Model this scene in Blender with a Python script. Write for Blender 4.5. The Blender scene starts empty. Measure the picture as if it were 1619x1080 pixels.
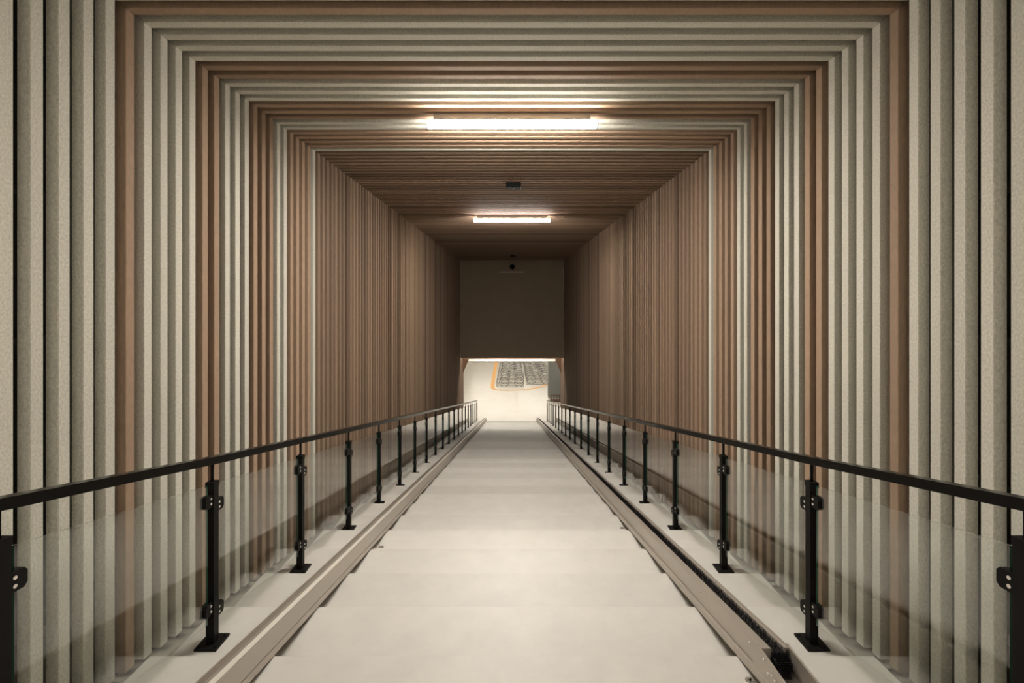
import bpy, bmesh, math, random
from mathutils import Vector, Matrix
random.seed(7)
S = bpy.context.scene
COL = S.collection
# ---------------------------------------------------------------- camera / world / exposure
CZ = 1.826                       # eye height above the top landing (z = 0)
FPX = 760.0
cam_d = bpy.data.cameras.new('camera'); cam = bpy.data.objects.new('camera', cam_d); COL.objects.link(cam)
cam.location = (0, 0, CZ); cam.rotation_euler = (math.radians(90), 0, 0)
cam_d.sensor_width = 36; cam_d.lens = 36 * FPX / 1619; cam_d.shift_y = -67 / 1619; cam_d.shift_x = 0.0
cam_d.clip_start = 0.05; cam_d.clip_end = 200
S.camera = cam
w = bpy.data.worlds.new('world'); S.world = w; w.use_nodes = True
w.node_tree.nodes['Background'].inputs[0].default_value = (1.0, 0.88, 0.72, 1)
w.node_tree.nodes['Background'].inputs[1].default_value = 0.02
S.view_settings.view_transform = 'Standard'; S.view_settings.look = 'None'
S.view_settings.gamma = 1; S.view_settings.exposure = 0.44; S.view_settings.use_curve_mapping = False
DOWN = 13.0           # watts of each strip's louvred downlight
SPREAD = 95.0         # its beam, degrees
LAMP = 165.0          # radiance of the tunnel lamps
LAMP_TOP = 60.0      # lamps over the top landing
ROOM = 9.5           # radiance of the lower hall's lamps

# ---------------------------------------------------------------- measures (d = drop below the eye, y = distance)
SL, H0 = 0.1947, 1.433           # nosing line: drop = H0 + SL*y
RUN, Y0 = 0.6, 2.618
K0, K1 = -1, 36                  # first / last nosing
def nose(k): return Y0 + RUN * k
def line(y, h=H0): return CZ - (h + SL * y)
W, HC = 2.2, 1.655               # half width and ceiling height above the eye (slat faces)
PITCH, Y_S, SW, SD = 0.1358, 2.122, 0.063, 0.062
YEND = 20.39
FLOOR_Z = CZ - 6.265

# ---------------------------------------------------------------- materials
MATS = {}
def mat(name, col, rough=0.5, metal=0.0, noise=None, bump=0.0, emis=None, stretch=None, rand=0.0, spec=None, coat=0.0):
    """noise = (scale, amount, detail)"""
    m = bpy.data.materials.new(name); m.use_nodes = True
    nt = m.node_tree; b = nt.nodes['Principled BSDF']
    b.inputs['Base Color'].default_value = (*col, 1); b.inputs['Roughness'].default_value = rough
    b.inputs['Metallic'].default_value = metal
    if spec is not None: b.inputs['Specular IOR Level'].default_value = spec
    if coat: b.inputs['Coat Weight'].default_value = coat; b.inputs['Coat Roughness'].default_value = 0.15
    if emis is not None:
        b.inputs['Emission Color'].default_value = (*emis[0], 1); b.inputs['Emission Strength'].default_value = emis[1]
    if noise or rand:
        tc = nt.nodes.new('ShaderNodeTexCoord'); mp = nt.nodes.new('ShaderNodeMapping')
        nt.links.new(tc.outputs['Object'], mp.inputs[0])
        if stretch: mp.inputs['Scale'].default_value = stretch
        cur = None
        if noise:
            n = nt.nodes.new('ShaderNodeTexNoise'); n.inputs['Scale'].default_value = noise[0]; n.inputs['Detail'].default_value = noise[2]
            n.inputs['Roughness'].default_value = 0.65
            nt.links.new(mp.outputs[0], n.inputs['Vector'])
            mr = nt.nodes.new('ShaderNodeMapRange'); mr.inputs[1].default_value = 0.3; mr.inputs[2].default_value = 0.7
            mr.inputs[3].default_value = 1 - noise[1]; mr.inputs[4].default_value = 1 + noise[1]
            nt.links.new(n.outputs['Fac'], mr.inputs[0]); cur = mr.outputs[0]
            if bump:
                bp = nt.nodes.new('ShaderNodeBump'); bp.inputs['Strength'].default_value = bump; bp.inputs['Distance'].default_value = 0.003
                nt.links.new(n.outputs['Fac'], bp.inputs['Height']); nt.links.new(bp.outputs[0], b.inputs['Normal'])
        if rand:
            oi = nt.nodes.new('ShaderNodeObjectInfo')
            mr2 = nt.nodes.new('ShaderNodeMapRange'); mr2.inputs[3].default_value = 1 - rand; mr2.inputs[4].default_value = 1 + rand
            nt.links.new(oi.outputs['Random'], mr2.inputs[0])
            if cur is None: cur = mr2.outputs[0]
            else:
                mu = nt.nodes.new('ShaderNodeMath'); mu.operation = 'MULTIPLY'
                nt.links.new(cur, mu.inputs[0]); nt.links.new(mr2.outputs[0], mu.inputs[1]); cur = mu.outputs[0]
        vm = nt.nodes.new('ShaderNodeVectorMath'); vm.operation = 'SCALE'; vm.inputs[0].default_value = col
        nt.links.new(cur, vm.inputs['Scale']); nt.links.new(vm.outputs[0], b.inputs['Base Color'])
    MATS[name] = m
    return m

mat('felt', (0.64, 0.615, 0.535), 0.95, noise=(110, 0.20, 5), bump=0.3, rand=0.05, stretch=(1, 1, 0.7), spec=0.1)
mat('wood', (0.38, 0.265, 0.185), 0.75, noise=(60, 0.10, 4), bump=0.12, rand=0.10, stretch=(1, 1, 0.3), spec=0.2)
mat('wood_brown', (0.20, 0.132, 0.09), 0.75, noise=(60, 0.10, 4), rand=0.08, stretch=(1, 1, 0.3), spec=0.2)
mat('wood_mid', (0.31, 0.217, 0.153), 0.75, noise=(60, 0.10, 4), rand=0.20, stretch=(1, 1, 0.3), spec=0.2)
mat('backing', (0.012, 0.011, 0.010), 0.95)
mat('stone', (0.56, 0.542, 0.50), 0.42, noise=(5, 0.05, 6), spec=0.4, rand=0.09)
mat('ledge', (0.30, 0.275, 0.225), 0.8, noise=(8, 0.06, 4))
mat('black', (0.007, 0.0065, 0.006), 0.5, spec=0.12)
mat('rail', (0.006, 0.0055, 0.005), 0.25, spec=0.2)
mat('steel', (0.45, 0.40, 0.345), 0.36, 0.4)
mat('steel_bright', (0.90, 0.86, 0.78), 0.28, 0.3)
mat('steel_dark', (0.34, 0.31, 0.265), 0.45, 0.4)
mat('bolt', (0.72, 0.68, 0.62), 0.25, 1.0)
mat('bristle', (0.016, 0.015, 0.016), 0.45, spec=0.6)
mat('paint', (0.38, 0.30, 0.215), 0.85, noise=(2, 0.03, 3))
mat('white_paint', (0.82, 0.79, 0.73), 0.6)
mat('jamb', (0.12, 0.065, 0.036), 0.6, noise=(20, 0.1, 3), stretch=(1, 1, 0.2))
mat('hall_floor', (0.80, 0.76, 0.68), 0.22, noise=(1.2, 0.03, 4), spec=0.5)
mat('grey_wall', (0.25, 0.255, 0.24), 0.7, noise=(2, 0.04, 3))
mat('orange', (0.85, 0.42, 0.08), 0.5)
mat('tyre', (0.20, 0.20, 0.19), 0.7)
mat('chrome', (0.62, 0.62, 0.60), 0.3, 0.8)
mat('rack_steel', (0.50, 0.50, 0.47), 0.45, 0.5)
for i, c in enumerate([(0.16, 0.16, 0.16), (0.62, 0.62, 0.58), (0.30, 0.32, 0.31), (0.45, 0.44, 0.41)]):
    mat('bike_%d' % i, c, 0.35)
WARM = (1.0, 0.935, 0.845)
mat('lamp', (1, 1, 1), 0.5, emis=(WARM, LAMP))
mat('lamp_side', (1, 1, 1), 0.5, emis=(WARM, 78.0))
mat('lamp_side_top', (1, 1, 1), 0.5, emis=(WARM, 12.0))
mat('rear_fill', (1, 1, 1), 0.5, emis=(WARM, 12.0))  # emission of the added fill light behind the camera
mat('hall_lamp_strong', (1, 1, 1), 0.5, emis=((1.0, 0.95, 0.86), 30.0))
mat('lamp_top', (1, 1, 1), 0.5, emis=(WARM, LAMP_TOP))
mat('hall_lamp', (1, 1, 1), 0.5, emis=((1.0, 0.94, 0.84), ROOM))
def glass():
    m = bpy.data.materials.new('glass'); m.use_nodes = True; nt = m.node_tree; nt.nodes.clear()
    out = nt.nodes.new('ShaderNodeOutputMaterial'); mix = nt.nodes.new('ShaderNodeMixShader')
    tr = nt.nodes.new('ShaderNodeBsdfTransparent'); tr.inputs[0].default_value = (0.965, 0.98, 0.968, 1)
    gl = nt.nodes.new('ShaderNodeBsdfGlossy'); gl.inputs['Roughness'].default_value = 0.0; gl.inputs[0].default_value = (1, 1, 1, 1)
    fr = nt.nodes.new('ShaderNodeFresnel'); fr.inputs[0].default_value = 1.5
    geo = nt.nodes.new('ShaderNodeNewGeometry')
    # inside faces: same reflectance as the outside ones
    io = nt.nodes.new('ShaderNodeMix'); io.data_type = 'FLOAT'
    nt.links.new(geo.outputs['Backfacing'], io.inputs[0]); io.inputs[2].default_value = 1.5; io.inputs[3].default_value = 1 / 1.5
    nt.links.new(io.outputs[0], fr.inputs[0])
    nt.links.new(fr.outputs[0], mix.inputs[0]); nt.links.new(tr.outputs[0], mix.inputs[1]); nt.links.new(gl.outputs[0], mix.inputs[2])
    nt.links.new(mix.outputs[0], out.inputs[0]); MATS['glass'] = m
glass()
mat('glass_edge', (0.015, 0.09, 0.055), 0.15, spec=0.6)

# ---------------------------------------------------------------- mesh helpers
def hexa(bm, v, mi=0):
    """v: 8 points, bottom ring 0-3 ccw, top ring 4-7"""
    vs = [bm.verts.new(p) for p in v]
    for f in ((3, 2, 1, 0), (4, 5, 6, 7), (0, 1, 5, 4), (1, 2, 6, 5), (2, 3, 7, 6), (3, 0, 4, 7)):
        fc = bm.faces.new([vs[i] for i in f]); fc.material_index = mi
def box(bm, x0, x1, y0, y1, z0, z1, mi=0):
    hexa(bm, [(x0, y0, z0), (x1, y0, z0), (x1, y1, z0), (x0, y1, z0), (x0, y0, z1), (x1, y0, z1), (x1, y1, z1), (x0, y1, z1)], mi)
def slope_box(bm, x0, x1, ya, yb, ha0, ha1, hb0=None, hb1=None, mi=0):
    """box running along y: z from ha0..ha1 at ya, hb0..hb1 at yb"""
    hexa(bm, [(x0, ya, ha0), (x1, ya, ha0), (x1, yb, hb0), (x0, yb, hb0), (x0, ya, ha1), (x1, ya, ha1), (x1, yb, hb1), (x0, yb, hb1)], mi)
def tube(bm, a, b, r, n=8, mi=0, cap=True):
    a = Vector(a); b = Vector(b); d = (b - a).normalized()
    u = d.orthogonal().normalized(); v = d.cross(u)
    r1 = []; r2 = []
    for i in range(n):
        t = 2 * math.pi * i / n; o = (u * math.cos(t) + v * math.sin(t)) * r
        r1.append(bm.verts.new(a + o)); r2.append(bm.verts.new(b + o))
    for i in range(n):
        f = bm.faces.new((r1[i], r1[(i + 1) % n], r2[(i + 1) % n], r2[i])); f.material_index = mi; f.smooth = n > 6
    if cap:
        bm.faces.new(r1[::-1]).material_index = mi; bm.faces.new(r2).material_index = mi
def torus(bm, c, R, r, n=20, m=5, mi=0):          # wheel in the xz plane
    rings = []
    for i in range(n):
        t = 2 * math.pi * i / n
        rings.append([bm.verts.new((c[0] + (R + r * math.cos(2 * math.pi * j / m)) * math.cos(t), c[1] + r * math.sin(2 * math.pi * j / m),
                                    c[2] + (R + r * math.cos(2 * math.pi * j / m)) * math.sin(t))) for j in range(m)])
    for i in range(n):
        for j in range(m):
            f = bm.faces.new((rings[i][j], rings[(i + 1) % n][j], rings[(i + 1) % n][(j + 1) % m], rings[i][(j + 1) % m])); f.material_index = mi; f.smooth = True
def prism(bm, pts, off, mi=0):                      # polygon + extrusion vector
    off = Vector(off)
    a = [bm.verts.new(p) for p in pts]; b = [bm.verts.new(Vector(p) + off) for p in pts]
    bm.faces.new(a).material_index = mi; bm.faces.new(b[::-1]).material_index = mi
    for i in range(len(a)):
        j = (i + 1) % len(a); bm.faces.new((a[j], a[i], b[i], b[j])).material_index = mi
def obj(name, bm, mats, parent=None, bevel=0.0, seg=1):
    bmesh.ops.recalc_face_normals(bm, faces=bm.faces)
    if bevel: bmesh.ops.bevel(bm, geom=list(bm.edges), offset=bevel, segments=seg, affect='EDGES', profile=0.7)
    me = bpy.data.meshes.new(name); bm.to_mesh(me); bm.free()
    if isinstance(mats, str): mats = [mats]
    for m in mats: me.materials.append(MATS[m])
    o = bpy.data.objects.new(name, me); COL.objects.link(o)
    if parent: o.parent = parent; o.matrix_parent_inverse = parent.matrix_basis.inverted()
    return o
def empty(name, loc=(0, 0, 0)):
    o = bpy.data.objects.new(name, None); o.location = loc; o.empty_display_size = 0.1; COL.objects.link(o); return o
def tag(o, label=None, cat=None, group=None, kind=None):
    if label: o['label'] = label
    if cat: o['category'] = cat
    if group: o['group'] = group
    if kind: o['kind'] = kind
    return o
def BM(): return bmesh.new()
def one(fn, *a, **k):
    b = BM(); fn(b, *a, **k); return b

# ---------------------------------------------------------------- slatted tunnel
GREY = {0, 1, 2, 3, 4, 6, 7, 8, 9, 12, 13, 14, 18, 19, 24}
rr = random.Random(3)
SEQ = {}
for i in range(-45, 140):
    if i < 0: SEQ[i] = 'wood' if i in (-12, -20, -28) else 'felt'
    elif i in GREY: SEQ[i] = 'felt'
    elif i < 24: SEQ[i] = 'wood'
    else:
        SEQ[i] = ('wood_mid' if rr.random() < 0.72 else ('wood_brown' if rr.random() < 0.45 else 'wood'))
def slat_y(i): y = Y_S + PITCH * i; return y - SW, y
IMIN, IMAX = -20, 134
TOPZ = CZ + HC
DROP = 0.160                                        # slats reach this far below the nosing line
def upright(bm, i, s, mi=0):
    y0, y1 = slat_y(i); yb = max(y0, 2.0)
    zb = CZ - (H0 + DROP + SL * (y0 + y1) / 2) if y0 > 1.9 else -0.02 - 0.13
    xi, xo = s * W, s * (W + SD)
    ring = [(xi, y0), (xi, y1), (xo, y1), (xo, y0)]
    if s > 0: ring = ring[::-1]
    def top(x): return TOPZ + (abs(x) - W)
    hexa(bm, [(x, y, zb) for x, y in ring] + [(x, y, top(x)) for x, y in ring], mi)
def ceil_slat(bm, i, mi=0):
    y0, y1 = slat_y(i); a, b = W - 0.0015, W + SD - 0.0015
    hexa(bm, [(-a, y0, TOPZ), (a, y0, TOPZ), (a, y1, TOPZ), (-a, y1, TOPZ), (-b, y0, TOPZ + SD), (b, y0, TOPZ + SD), (b, y1, TOPZ + SD), (-b, y1, TOPZ + SD)], mi)
MI = {'felt': 0, 'wood': 1, 'wood_mid': 2, 'wood_brown': 3}
ML = ['felt', 'wood', 'wood_mid', 'wood_brown']
YB = -3.6
for side, s in (('left', -1), ('right', 1)):
    bm = BM()
    slope = [(s * 2.34, YB, -0.3), (s * 2.34, 2.0, -0.3), (s * 2.34, YEND + 0.2, line(YEND + 0.2, H0 + 0.35)), (s * 2.34, YEND + 0.2, TOPZ + 0.2), (s * 2.34, YB, TOPZ + 0.2)]
    prism(bm, slope, (s * 0.12, 0, 0))
    box(bm, *sorted((s * 2.22, s * 2.35)), YB, -0.68, -0.3, TOPZ + 0.1, mi=1)
    for zc in (CZ + 1.2, CZ + 0.5, CZ - 0.2, CZ - 0.9, CZ - 1.6):    # dark fixing rails behind the slats
        box(bm, *sorted((s * (W + SD), s * 2.345)), -0.66, YEND if zc > -0.1 else 6, zc - 0.02, zc + 0.02)
    wall = tag(obj('wall_' + side, bm, ['backing', 'white_paint']), kind='structure')
    for i in range(0, 100):
        o = obj('slat', one(upright, i, s), SEQ[i], wall, bevel=0.003 if i < 30 else 0)
        if SEQ[i] == 'felt': o['label'] = 'pale grey slat'
    bm = BM()
    for i in list(range(IMIN, 0)) + list(range(100, IMAX + 1)): upright(bm, i, s, MI[SEQ[i]])
    tag(obj('slat', bm, ML, wall), kind='stuff')
bm = BM(); box(bm, -2.46, 2.46, YB, YEND + 0.2, CZ + 1.80, CZ + 1.9)
box(bm, -2.3, 2.3, YB, -0.68, CZ + 1.70, CZ + 1.81, mi=1)
ceiling = tag(obj('ceiling', bm, ['backing', 'white_paint']), kind='structure')
for i in range(4, 104):
    o = obj('slat', one(ceil_slat, i), SEQ[i], ceiling, bevel=0.003 if i < 30 else 0)
    if SEQ[i] == 'felt': o['label'] = 'pale grey slat'
bm = BM()
for i in list(range(IMIN, 4)) + list(range(104, IMAX + 1)): ceil_slat(bm, i, MI[SEQ[i]])
tag(obj('slat', bm, ML, ceiling), kind='stuff')
bm = BM(); box(bm, -2.46, 2.46, YB - 0.15, YB, -0.2, CZ + 1.9)
tag(obj('wall_rear', bm, 'white_paint'), kind='structure')

# ledges between the steps and the slats
for side, s in (('left', -1), ('right', 1)):
    bm = BM(); xa, xb = sorted((s * 1.972, s * 2.34))
    hl = H0 + 0.235
    slope_box(bm, xa, xb, 2.0, YEND + 1.5, line(2.0, hl + 0.2), line(2.0, hl), line(YEND + 1.5, hl + 0.2), line(YEND + 1.5, hl))
    box(bm, xa, xb, YB, 2.0, -0.4, -0.235)
    tag(obj('trim_' + side, bm, 'ledge'), kind='structure')

# ---------------------------------------------------------------- staircase and floors
XT = 1.971
bm = BM(); box(bm, -XT, XT, YB, nose(K0), -0.25, 0)
tag(obj('floor', bm, 'stone', bevel=0), kind='structure')
stair = empty('staircase', (0, nose(K0), 0))
tag(stair, 'wide flight of shallow cream stone steps running down the middle of the slatted tunnel', 'staircase')
for k in range(K0 + 1, K1 + 1):
    z = line(nose(k)); bm = BM()
    box(bm, -XT, XT, nose(k - 1) + 0.001, nose(k), z - 0.22, z)
    o = obj('step', bm, 'stone', stair)
    md = o.modifiers.new('b', 'BEVEL'); md.width = 0.004; md.segments = 2
HX = 9.0
bm = BM(); box(bm, -HX, HX, nose(K1) + 0.001, 75, FLOOR_Z - 0.3, FLOOR_Z)
tag(obj('floor', bm, 'hall_floor'), kind='structure')
# hall shell
CEIL2 = CZ - 1.9
bm = BM(); box(bm, -HX, HX, YEND + 0.2, 75, CEIL2, CEIL2 + 0.2)
tag(obj('ceiling', bm, 'white_paint'), kind='structure')
bm = BM(); box(bm, -HX - 0.2, -HX, YEND + 1.2, 75, FLOOR_Z - 0.3, CEIL2 + 0.2); tag(obj('wall_left', bm, 'white_paint'), kind='structure')
bm = BM(); box(bm, HX, HX + 0.2, YEND + 1.2, 75, FLOOR_Z - 0.3, CEIL2 + 0.2); tag(obj('wall_right', bm, 'white_paint'), kind='structure')
bm = BM(); box(bm, -HX, HX, 75, 75.2, FLOOR_Z - 0.3, CEIL2 + 0.2); tag(obj('wall_far', bm, 'white_paint'), kind='structure')

# end wall above the opening
bm = BM(); box(bm, -2.19, 2.19, YEND + 0.02, YEND + 0.2, CZ - 2.50, TOPZ + 0.1)
tag(obj('wall_end', bm, 'paint'), kind='structure')
# chamfered brown portal behind the end wall
YP = 21.55
def portal_ring():
    def P(px, py): return ((px - 809.5) * YP / FPX, YP, CZ - (py - 473) * YP / FPX)
    zt = P(0, 568)[2]; zc = P(0, 590)[2]; xo = P(732, 0)[0]; xc = P(741, 0)[0]
    return xo, xc, zt, zc
xo, xc, zt, zc = portal_ring()
bm = BM()
zb = FLOOR_Z - 0.2
for s in (-1, 1):
    X0, XC, XW = s * abs(xo), s * abs(xc), s * HX
    pts = [(X0, YP, zb), (X0, YP, zc), (XC, YP, zt), (XC, YP, CEIL2), (XW, YP, CEIL2), (XW, YP, zb)]
    prism(bm, pts, (0, 0.25, 0))
    # lining running back to the end wall
    xa, xb = sorted((s * 2.2, s * 2.4)); box(bm, xa, xb, YEND, YP, zb, CZ - 2.45)
box(bm, -abs(xc), abs(xc), YP, YP + 0.25, zt, zt + 0.1)
tag(obj('wall_portal', bm, 'jamb'), kind='structure')
bm = BM()
box(bm, -abs(xc), abs(xc), YP - 0.05, YP + 0.02, zt - 0.085, zt)
box(bm, -abs(xc) + 0.08, abs(xc) - 0.08, YP + 0.05, YP + 0.12, zt - 0.15, zt - 0.11)
tag(obj('trim_1', bm, 'white_paint'), kind='structure')

# ---------------------------------------------------------------- balustrades
LP = 1.794
def post_y(j): return Y0 + 0.259 + 1.2 * j
def tread_z(j): return line(nose(2 * j + 1)) if 2 * j + 1 <= K1 else FLOOR_Z
def rail_z(y):
    if y >= 2.877: return CZ - (0.965 + SL * (y - 2.877))
    if y >= 1.677: return CZ - (0.965 - (2.877 - y) / 1.2 * 0.25)
    if y >= 1.45: return CZ - (0.715 - (1.677 - y) * 0.208)
    return CZ - 0.668
GT, GB = 1.10 - SL * 2.83, 1.915 - SL * 2.806      # glass top / bottom lines (drop at y=0)
def balustrade(side, s):
    root = empty('glass_balustrade', (s * LP, post_y(-1), 0))
    JS = list(range(-1, 19))
    bm = BM(); prev = None
    ys = [-0.4, 0.9, 1.45, 1.677, 2.1, 2.5, 2.877, post_y(18) + 0.12]
    for a, b in zip(ys[:-1], ys[1:]):
        slope_box(bm, s * LP - 0.026, s * LP + 0.026, a, b, rail_z(a) - 0.022, rail_z(a) + 0.022, rail_z(b) - 0.022, rail_z(b) + 0.022)
    bmesh.ops.remove_doubles(bm, verts=bm.verts, dist=1e-5)
    obj('handrail', bm, 'rail', root)
    for j in [-2] + JS:
        y = post_y(j); x = s * LP
        z0 = 0 if j <= -1 else tread_z(j)
        ztop = z0 + 0.965 if j != -1 else z0 + 0.985
        if j == -2: ztop = z0 + 0.985
        bm = BM(); box(bm, x - 0.024, x + 0.024, y - 0.024, y + 0.024, z0 + 0.012, ztop)
        box(bm, x - 0.0265, x + 0.0265, y - 0.0265, y + 0.0265, ztop - 0.028, ztop + 0.004)
        tube(bm, (x, y, ztop), (x, y, rail_z(y) - 0.02), 0.0085, 10)
        post = obj('post', bm, 'black', root)
        bm = BM(); box(bm, x - 0.065, x + 0.065, y - 0.07, y + 0.07, z0, z0 + 0.013)
        for dx in (-0.045, 0.045):
            for dy in (-0.05, 0.05): tube(bm, (x + dx, y + dy, z0 + 0.012), (x + dx, y + dy, z0 + 0.018), 0.007, 6)
        obj('base_plate', bm, 'black', post)
        for q in (-1, 1):                              # clamp towards / away from the landing
            for h in (0.83, 0.195):
                ya, yb = sorted((y + q * 0.022, y + q * 0.086)); zc_ = z0 + h - q * 0.005 - q * SL * 0.05 + (0.02 if q < 0 else 0.0)
                bm = BM()
                if q > 0: pts = [(x - 0.018, ya, zc_ - 0.036), (x - 0.018, yb - 0.012, zc_ - 0.036), (x - 0.018, yb, zc_ - 0.022), (x - 0.018, yb, zc_ + 0.022), (x - 0.018, yb - 0.012, zc_ + 0.036), (x - 0.018, ya, zc_ + 0.036)]
                else: pts = [(x - 0.018, yb, zc_ - 0.036), (x - 0.018, ya + 0.012, zc_ - 0.036), (x - 0.018, ya, zc_ - 0.022), (x - 0.018, ya, zc_ + 0.022), (x - 0.018, ya + 0.012, zc_ + 0.036), (x - 0.018, yb, zc_ + 0.036)]
                prism(bm, pts, (0.036, 0, 0))
                bmi = -s
                for dz in (-0.015, 0.015):
                    yy = y + q * 0.040
                    tube(bm, (x + bmi * 0.017, yy, zc_ + dz), (x + bmi * 0.0205, yy, zc_ + dz), 0.0075, 10, mi=1)
                obj('clamp', bm, ['black', 'bolt'], post)
    for j in [-2] + JS[:-1]:
        a, b = post_y(j) + 0.05, post_y(j + 1) - 0.05
        def zz(y, h): return CZ - (h + SL * y)
        bm = BM(); x = s * LP
        if j == -2: slope_box(bm, x - 0.005, x + 0.005, a, b, 0.11, 0.93, 0.11, 0.93)
        else: slope_box(bm, x - 0.005, x + 0.005, a, b, zz(a, GB), zz(a, GT), zz(b, GB), zz(b, GT))
        bm.faces.ensure_lookup_table()
        for f in bm.faces:
            f.normal_update()
            if abs(f.normal.x) < 0.5 and abs(f.normal.y) > 0.5: f.material_index = 1
        obj('glass_panel', bm, ['glass', 'glass_edge'], root)
    return root
tag(balustrade('left', -1), 'black steel and glass balustrade left of the steps, beside the empty steel channel', 'railing')
tag(balustrade('right', 1), 'black steel and glass balustrade right of the steps, beside the brush channel', 'railing')

# ---------------------------------------------------------------- bicycle channels
YG0, YG1 = 1.55, 24.35
def seg(bm, x0, x1, ya, yb, hb, ht, mi=0):            # sloped box between drops hb (bottom) and ht (top) at y=0
    xa, xb = sorted((x0, x1))
    slope_box(bm, xa, xb, ya, yb, line(ya, hb), line(ya, ht), line(yb, hb), line(yb, ht), mi)
def tabs(root, s, a, ys):
    for y in ys:
        k = math.floor((y - Y0) / RUN) + 1; z = line(nose(k)); bm = BM(); xa = s * a; d = -s
        box(bm, *sorted((xa, xa + d * 0.035)), y - 0.014, y + 0.014, z, z + 0.006)
        tube(bm, (xa + d * 0.035, y, z), (xa + d * 0.035, y, z + 0.006), 0.016, 12)
        tube(bm, (xa + d * 0.035, y, z + 0.006), (xa + d * 0.035, y, z + 0.012), 0.007, 6)
        obj('mounting_tab', bm, 'steel_dark', root)
# left: empty channel
root = empty('bicycle_channel', (-1.33, YG0, 0))
tag(root, 'long brushed steel channel with an empty groove along the left edge of the steps', 'bicycle channel')
s = -1
bm = BM()
seg(bm, s * 1.294, s * 1.306, YG0, YG1, 1.383, 1.273)          # inner face sheet
seg(bm, s * 1.301, s * 1.331, YG0, YG1, 1.285, 1.271, mi=2)          # top of the inner wall
seg(bm, s * 1.325, s * 1.331, YG0, YG1, 1.36, 1.285)
seg(bm, s * 1.331, s * 1.388, YG0, YG1, 1.312, 1.304, mi=1)    # groove bottom
seg(bm, s * 1.384, s * 1.391, YG0, YG1, 1.40, 1.273)           # outer wall
obj('channel', bm, ['steel', 'steel_dark', 'steel_bright'], root)
bm = BM(); seg(bm, s * 1.290, s * 1.385, YG0, YG1, 1.425, 1.388)
obj('base_strip', bm, 'steel', root)
bm = BM(); seg(bm, s * 1.383, s * 1.389, YG0 + 0.5, YG1, 1.56, 1.40)
obj('light_baffle', bm, 'steel_dark', root)  # added plate on the hidden outer side, keeps the gap beneath dark
tabs(root, s, 1.295, [4.79 - 0.12, 8.22])
# right: brush conveyor
root2 = empty('brush_conveyor', (1.31, YG0, 0))
tag(root2, 'long steel channel filled with black brush bristles along the right edge of the steps', 'bicycle conveyor')
s = 1; YH = 2.40
bm = BM()
seg(bm, 1.240, 1.252, YH, YG1, 1.383, 1.273)
seg(bm, 1.252, 1.290, YH, YG1, 1.283, 1.273)
seg(bm, 1.284, 1.290, YH, YG1, 1.36, 1.283)
seg(bm, 1.240, 1.290, YH - 0.008, YH, 1.385, 1.273)
seg(bm, 1.290, 1.360, YH, YG1, 1.372, 1.362, mi=1)
seg(bm, 1.358, 1.366, YH, YG1, 1.40, 1.283)
seg(bm, 1.358, 1.388, YH, YG1, 1.283, 1.273)
seg(bm, 1.382, 1.389, YH, YG1, 1.41, 1.273)
obj('housing', bm, ['steel', 'steel_dark'], root2)
bm = BM(); seg(bm, 1.222, 1.380, 2.0, YG1, 1.427, 1.388)
obj('base_strip', bm, 'steel', root2)
bm = BM(); seg(bm, 1.381, 1.388, 2.05, YG1, 1.56, 1.41)
obj('light_baffle', bm, 'steel_dark', root2)  # added likewise, stops light leaking in under the conveyor
# head: level side plates with a roller
zt_h = line(YH, 1.273)
bm = BM()
for xa, xb in ((1.228, 1.240), (1.380, 1.392)):
    prism(bm, [(xa, YH + 0.06, line(YH + 0.06, 1.405)), (xa, YH + 0.02, line(YH + .02, 1.262)), (xa, YH, zt_h + 0.004), (xa, 1.55, zt_h + 0.004), (xa, 1.45, zt_h - 0.04), (xa, 1.45, 0.0), (xa, 2.02, 0.0), (xa, 2.03, line(2.03, 1.41))], (xb - xa, 0, 0))
obj('side_plate', bm, 'steel', root2)
bm = BM(); box(bm, 1.24, 1.38, 1.47, 2.0, 0.004, 0.012); slope_box(bm, 1.24, 1.38, 2.0, YH + 0.05, -0.01, 0.006, line(YH + .05, 1.40), line(YH + .05, 1.385))
obj('floor_plate', bm, 'steel_dark', root2)
bm = BM(); tube(bm, (1.285, YH - 0.03, line(YH, 1.335)), (1.365, YH - 0.03, line(YH, 1.335)), 0.032, 20)
tube(bm, (1.236, YH - 0.03, line(YH, 1.335)), (1.385, YH - 0.03, line(YH, 1.335)), 0.009, 10)
obj('roller', bm, 'black', root2)
bm = BM()
for y, h in ((YH - 0.06, 1.30), (YH + 0.1, 1.30), (YH + 0.75, 1.31), (YH + 1.45, 1.31), (YH - 0.10, 1.345)):
    tube(bm, (1.2415 if y > YH else 1.2295, y, line(y, h)), (1.234 if y > YH else 1.2225, y, line(y, h)), 0.005, 8)
for q in range(2): tube(bm, (1.23, YH - 0.13 - 0.03 * q, line(YH - 0.1, 1.33)), (1.2225, YH - 0.13 - 0.03 * q, line(YH - 0.1, 1.33)), 0.006, 8)
obj('screws', bm, 'bolt', root2)
bm = BM()
seg(bm, 1.2915, 1.3565, YH - 0.02, YG1, 1.355, 1.290)
rb = random.Random(11)
y = YH - 0.04
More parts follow.
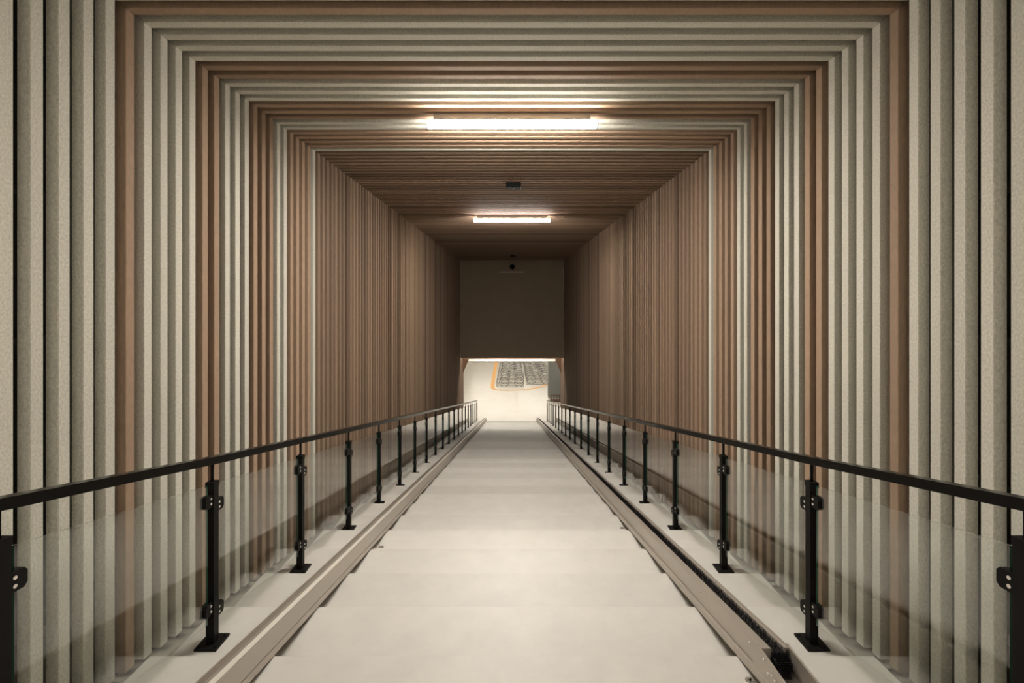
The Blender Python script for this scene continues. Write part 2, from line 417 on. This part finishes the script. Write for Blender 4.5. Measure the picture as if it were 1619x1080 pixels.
while y < YG1:
    far = y > 9
    n = 2 if far else 5
    for q in range(n):
        x0 = 1.293 + 0.063 * (q + rb.random()) / n
        h = 1.268 + rb.random() * 0.012; lx = (rb.random() - 0.5) * 0.022; ly = (rb.random() - 0.5) * 0.012
        t = 0.0016 if not far else 0.006
        a = Vector((x0, y, line(y, 1.34))); b = Vector((x0 + lx, y + ly, line(y, h)))
        vs = [bm.verts.new(a + Vector((t, 0, 0))), bm.verts.new(a - Vector((t, t, 0))), bm.verts.new(a + Vector((0, t, 0))),
              bm.verts.new(b + Vector((t, 0, 0))), bm.verts.new(b - Vector((t, t, 0))), bm.verts.new(b + Vector((0, t, 0)))]
        for f in ((0, 1, 4, 3), (1, 2, 5, 4), (2, 0, 3, 5), (3, 4, 5)): bm.faces.new([vs[i] for i in f])
    y += 0.0075 if not far else 0.03
# bristles wrapping over the roller
for a_ in range(0, 16):
    t = math.radians(90 + a_ * 9); cy, cz = YH - 0.03, line(YH, 1.335)
    for q in range(9):
        x0 = 1.297 + 0.056 * q / 8
        p = Vector((x0, cy + math.cos(t) * 0.03, cz + math.sin(t) * 0.03)); e = Vector((x0 + (rb.random() - .5) * .01, cy + math.cos(t) * 0.062, cz + math.sin(t) * 0.062))
        tube(bm, p, e, 0.002, 3)
tag(obj('brush', bm, 'bristle', root2))
tabs(root2, 1, 1.24, [2.47 - 0.02, 5.3, 8.22])

# ---------------------------------------------------------------- lamps and devices in the tunnel
def lamp(y, label, m='lamp', tilt=0):
    r = empty('linear_ceiling_light', (0, y, CZ + 1.60))
    bm = BM(); box(bm, -0.70, 0.70, y - 0.012, y + 0.04, CZ + 1.588, CZ + 1.655)
    box(bm, -0.756, 0.756, y - 0.047, y + 0.047, CZ + 1.5855, CZ + 1.590)
    for q in (-0.762, 0.753): box(bm, q, q + 0.009, y - 0.045, y + 0.045, CZ + 1.530, CZ + 1.588)
    obj('housing', bm, 'steel_dark', r)
    bm = BM(); box(bm, -0.752, 0.752, y - 0.045, y + 0.045, CZ + 1.534, CZ + 1.585)
    bm.faces.ensure_lookup_table()
    for f in bm.faces:
        if f.calc_center_median().z > CZ + 1.54: f.material_index = 1
    obj('diffuser', bm, [m, 'lamp_side' if m == 'lamp' else 'lamp_side_top'], r)
    if m == 'lamp' or m == 'lamp_top':
        ld = bpy.data.lights.new('strip_light', 'AREA'); ld.shape = 'RECTANGLE'; ld.size = 1.5; ld.size_y = 0.08
        ld.energy = DOWN if m == 'lamp' else DOWN * 0.6; ld.spread = math.radians(SPREAD); ld.color = WARM
        lo = bpy.data.objects.new('strip_light', ld); COL.objects.link(lo); lo.location = (0, y, CZ + 1.531)
        lo.parent = r; lo.matrix_parent_inverse = r.matrix_basis.inverted()
    return tag(r, label, 'ceiling light', 'linear lights under the slatted ceiling')
lamp(4.286, 'large glowing strip light on the slatted ceiling, the nearer of the two visible')
lamp(9.50, 'smaller looking glowing strip light farther down the tunnel ceiling')
lamp(-0.93, 'glowing strip light on the ceiling above the top landing', 'lamp_top')
lamp(-2.5, 'unseen fill light added on the ceiling near the rear wall of the landing', 'rear_fill')  # added fill behind the camera, brightens the near slats and ceiling
det = empty('ceiling_detector', (0.03, 6.88, CZ + HC))
bm = BM(); box(bm, -0.085, 0.125, 6.80, 6.96, CZ + 1.585, CZ + HC)
obj('body', bm, 'black', det, bevel=0.006)
bm = BM(); tube(bm, (0.02, 6.87, CZ + 1.585), (0.02, 6.87, CZ + 1.577), 0.025, 14)
obj('lens', bm, 'tyre', det)
tag(det, 'small black box detector on the ceiling between the two strip lights', 'detector')
bm = BM(); tube(bm, (-0.01, 6.55, CZ + HC), (-0.01, 6.55, CZ + HC - 0.03), 0.022, 14)
tube(bm, (-0.01, 6.55, CZ + HC - 0.03), (-0.01, 6.55, CZ + HC - 0.05), 0.008, 8)
tag(obj('ceiling_sprinkler', bm, 'jamb'), 'tiny round ceiling fitting just in front of the black box detector', 'sprinkler')
bm = BM(); box(bm, -0.06, 0.14, 18.0, 18.18, CZ + 1.59, CZ + HC)
tag(obj('ceiling_detector', bm, 'black', bevel=0.005), 'dark box detector on the shadowed ceiling just before the end wall', 'detector')
cm = empty('security_camera', (0.0, YEND, CZ + 1.38))
yc = YEND + 0.02
bm = BM(); box(bm, -0.03, 0.03, yc - 0.09, yc, CZ + 1.39, CZ + 1.44); obj('bracket', bm, 'black', cm)
bm = BM(); bmesh.ops.create_uvsphere(bm, u_segments=20, v_segments=12, radius=0.11, matrix=Matrix.Translation((0.01, yc - 0.12, CZ + 1.36)))
for f in bm.faces: f.smooth = True
obj('dome', bm, 'black', cm)
tag(cm, 'black dome camera high on the blank end wall', 'camera')
bm = BM(); box(bm, -0.50, 0.50, yc - 0.07, yc, CZ + 1.13, CZ + 1.16)
tag(obj('cable_tray', bm, 'white_paint'), 'thin pale bar on the end wall below the dome camera', 'bar')

# ---------------------------------------------------------------- lower hall: lamps, pillar, floor line, racks, bicycles
def hall_lamp(y, x0, x1, label, m='hall_lamp'):
    r = empty('hall_ceiling_light', ((x0 + x1) / 2, y, CEIL2 - 0.05))
    bm = BM(); box(bm, x0 - 0.02, x1 + 0.02, y - 0.11, y + 0.11, CEIL2 - 0.05, CEIL2); obj('housing', bm, 'white_paint', r)
    bm = BM(); box(bm, x0, x1, y - 0.09, y + 0.09, CEIL2 - 0.08, CEIL2 - 0.05); obj('diffuser', bm, m, r)
    return tag(r, label, 'ceiling light', 'strip lights of the lower hall')
hall_lamp(YEND + 0.65, -1.9, 1.9, 'long strip light of the lower hall hidden right behind the end wall', 'hall_lamp_strong')
for y in range(24, 60, 3):
    hall_lamp(y, -4.5, 4.5, 'strip light on the ceiling of the lower hall')
bm = BM(); box(bm, 2.31, 3.6, 30.3, 31.2, FLOOR_Z, CEIL2)
tag(obj('wall_pillar', bm, 'grey_wall'), kind='structure')
bm = BM(); box(bm, 2.35, 3.3, 29.2, 29.9, FLOOR_Z, FLOOR_Z + 0.06)
for q in range(6): box(bm, 2.38 + q * 0.16, 2.42 + q * 0.16, 29.3, 29.33, FLOOR_Z + 0.06, FLOOR_Z + 0.38)
box(bm, 2.35, 3.3, 29.27, 29.36, FLOOR_Z + 0.38, FLOOR_Z + 0.42)
tag(obj('low_barrier', bm, 'jamb'), 'low brown barrier in front of the grey pillar of the lower hall', 'barrier')
# orange line
def ribbon(bm, pts, wds, z):
    vs = []
    for i, (x, y) in enumerate(pts):
        a = Vector(pts[max(i - 1, 0)]); b = Vector(pts[min(i + 1, len(pts) - 1)]); d = (b - a).normalized(); n = Vector((-d.y, d.x)) * wds[i] / 2
        vs.append([bm.verts.new((x + n.x, y + n.y, zz)) for zz in (z, z + 0.004)] + [bm.verts.new((x - n.x, y - n.y, zz)) for zz in (z + 0.004, z)])
    for a, b in zip(vs[:-1], vs[1:]):
        for i in range(4): bm.faces.new((a[i], a[(i + 1) % 4], b[(i + 1) % 4], b[i]))
    bm.faces.new(vs[0]); bm.faces.new(vs[-1][::-1])
bm = BM()
pts = [(-1.62, 52), (-1.55, 46), (-1.48, 40), (-1.42, 35), (-1.36, 34), (-1.22, 33.4), (-0.95, 33.1), (-0.4, 33.0), (0.3, 33.05), (1.05, 33.3), (1.9, 34.2), (2.8, 35.4), (4.2, 37.4)]
ribbon(bm, pts, [.28, .28, .28, .28, .28, .27, .24, .22, .22, .24, .24, .24, .24], FLOOR_Z)
tag(obj('floor_line', bm, 'orange'), 'orange line painted on the pale hall floor around the bicycle racks', 'floor marking')
# bicycle rack + bicycles lie along x
def bike_meshes():
    P = {}
    bm = BM()
    R = 0.33
    tube(bm, (-0.53, 0, R), (-0.12, 0, 0.28), 0.016, 6); tube(bm, (-0.53, 0, R), (-0.2, 0, 0.80), 0.012, 6)
    tube(bm, (-0.12, 0, 0.28), (-0.23, 0, 0.90), 0.018, 6); tube(bm, (-0.12, 0, 0.28), (0.36, 0, 0.72), 0.022, 6)
    tube(bm, (-0.2, 0, 0.80), (0.34, 0, 0.82), 0.018, 6); tube(bm, (0.33, 0, 0.95), (0.40, 0, 0.66), 0.02, 6); tube(bm, (0.40, 0, 0.66), (0.53, 0, R), 0.014, 6)
    P['frame'] = bm
    for x in (-0.53, 0.53):
        bm = BM()
        torus(bm, (x, 0, R), R, 0.018, 20, 5, 0); tube(bm, (x, -0.03, R), (x, 0.03, R), 0.025, 6, mi=1)
        for a in range(0, 180, 30):
            c, s_ = math.cos(math.radians(a)), math.sin(math.radians(a)); tube(bm, (x - c * R, 0, R - s_ * R), (x + c * R, 0, R + s_ * R), 0.003, 3, mi=1, cap=False)
        P['wheel%d' % (x > 0)] = bm
    bm = BM(); prism(bm, [(-0.36, -0.09, 0.93), (-0.10, -0.02, 0.93), (-0.10, 0.02, 0.93), (-0.36, 0.09, 0.93)], (0, 0, 0.05)); P['saddle'] = bm
    bm = BM(); tube(bm, (0.33, 0, 0.93), (0.33, 0, 1.05), 0.014, 6); tube(bm, (0.35, -0.27, 1.06), (0.35, 0.27, 1.06), 0.013, 6)
    tube(bm, (0.35, -0.27, 1.06), (0.22, -0.29, 1.03), 0.016, 6); tube(bm, (0.35, 0.27, 1.06), (0.22, 0.29, 1.03), 0.016, 6); P['handlebar'] = bm
    bm = BM(); box(bm, -0.75, -0.32, -0.07, 0.07, 0.73, 0.745); tube(bm, (-0.7, 0.06, 0.73), (-0.53, 0.03, R), 0.006, 4); tube(bm, (-0.7, -0.06, 0.73), (-0.53, -0.03, R), 0.006, 4); P['carrier'] = bm
    return P
def make_bike(framemat):
    root = empty('bicycle', (0, 0, 0)); P = bike_meshes()
    obj('frame', P['frame'], framemat, root); obj('wheel', P['wheel0'], ['tyre', 'chrome'], root); obj('wheel', P['wheel1'], ['tyre', 'chrome'], root)
    obj('saddle', P['saddle'], 'tyre', root); obj('handlebar', P['handlebar'], 'chrome', root); obj('carrier', P['carrier'], 'chrome', root)
    return root
def make_rack():
    bm = BM()
    box(bm, -1.0, 1.0, -0.045, 0.045, 0.0, 0.012); box(bm, -1.0, 1.0, -0.045, -0.035, 0.0, 0.03); box(bm, -1.0, 1.0, 0.035, 0.045, 0.0, 0.03)
    tube(bm, (-0.98, -0.04, 0.0), (-0.98, -0.04, 0.45), 0.012, 5); tube(bm, (-0.98, 0.04, 0.0), (-0.98, 0.04, 0.45), 0.012, 5); tube(bm, (-0.98, -0.04, 0.45), (-0.98, 0.04, 0.45), 0.012, 5)
    return obj('bicycle_rack', bm, 'rack_steel')
def dup(root):
    r = root.copy(); COL.objects.link(r)
    for ch in list(root.children):
        c = ch.copy(); COL.objects.link(c); c.parent = r
    return r
protos = [make_bike('bike_%d' % i) for i in range(4)]
used = set(); rack0 = make_rack(); rack_used = False
rk = random.Random(5)
for colx, y00, n, gname in ((-0.12, 34.3, 25, 'left'), (2.05, 35.4, 23, 'right')):
    for i in range(n):
        y = y00 + i * 0.6
        r = rack0 if not rack_used else rack0.copy()
        if rack_used: COL.objects.link(r)
        rack_used = True
        r.location = (colx, y, FLOOR_Z); r.rotation_euler = (0, 0, 0 if gname == 'left' else math.pi)
        tag(r, 'steel floor tray holding a bicycle in the %s row beyond the foot of the steps' % gname, 'bicycle rack', 'bicycle trays of the %s row' % gname)
        if i % 2: continue
        q = rk.choice([0, 1, 1, 2, 3, 3])
        b = protos[q] if q not in used else dup(protos[q]); used.add(q)
        b.location = (colx + 0.12 * (1 if gname == 'left' else -1) + rk.uniform(-0.06, 0.06), y, FLOOR_Z + 0.013)
        b.rotation_euler = (rk.uniform(-0.04, 0.04), 0, (0 if gname == 'left' else math.pi) + (math.pi if rk.random() < 0.3 else 0))
        tag(b, 'bicycle parked in the %s row of floor racks beyond the foot of the steps' % gname, 'bicycle', 'bicycles in the %s row' % gname)
for i, p in enumerate(protos):
    if i not in used:
        for c in list(p.children): bpy.data.objects.remove(c)
        bpy.data.objects.remove(p)
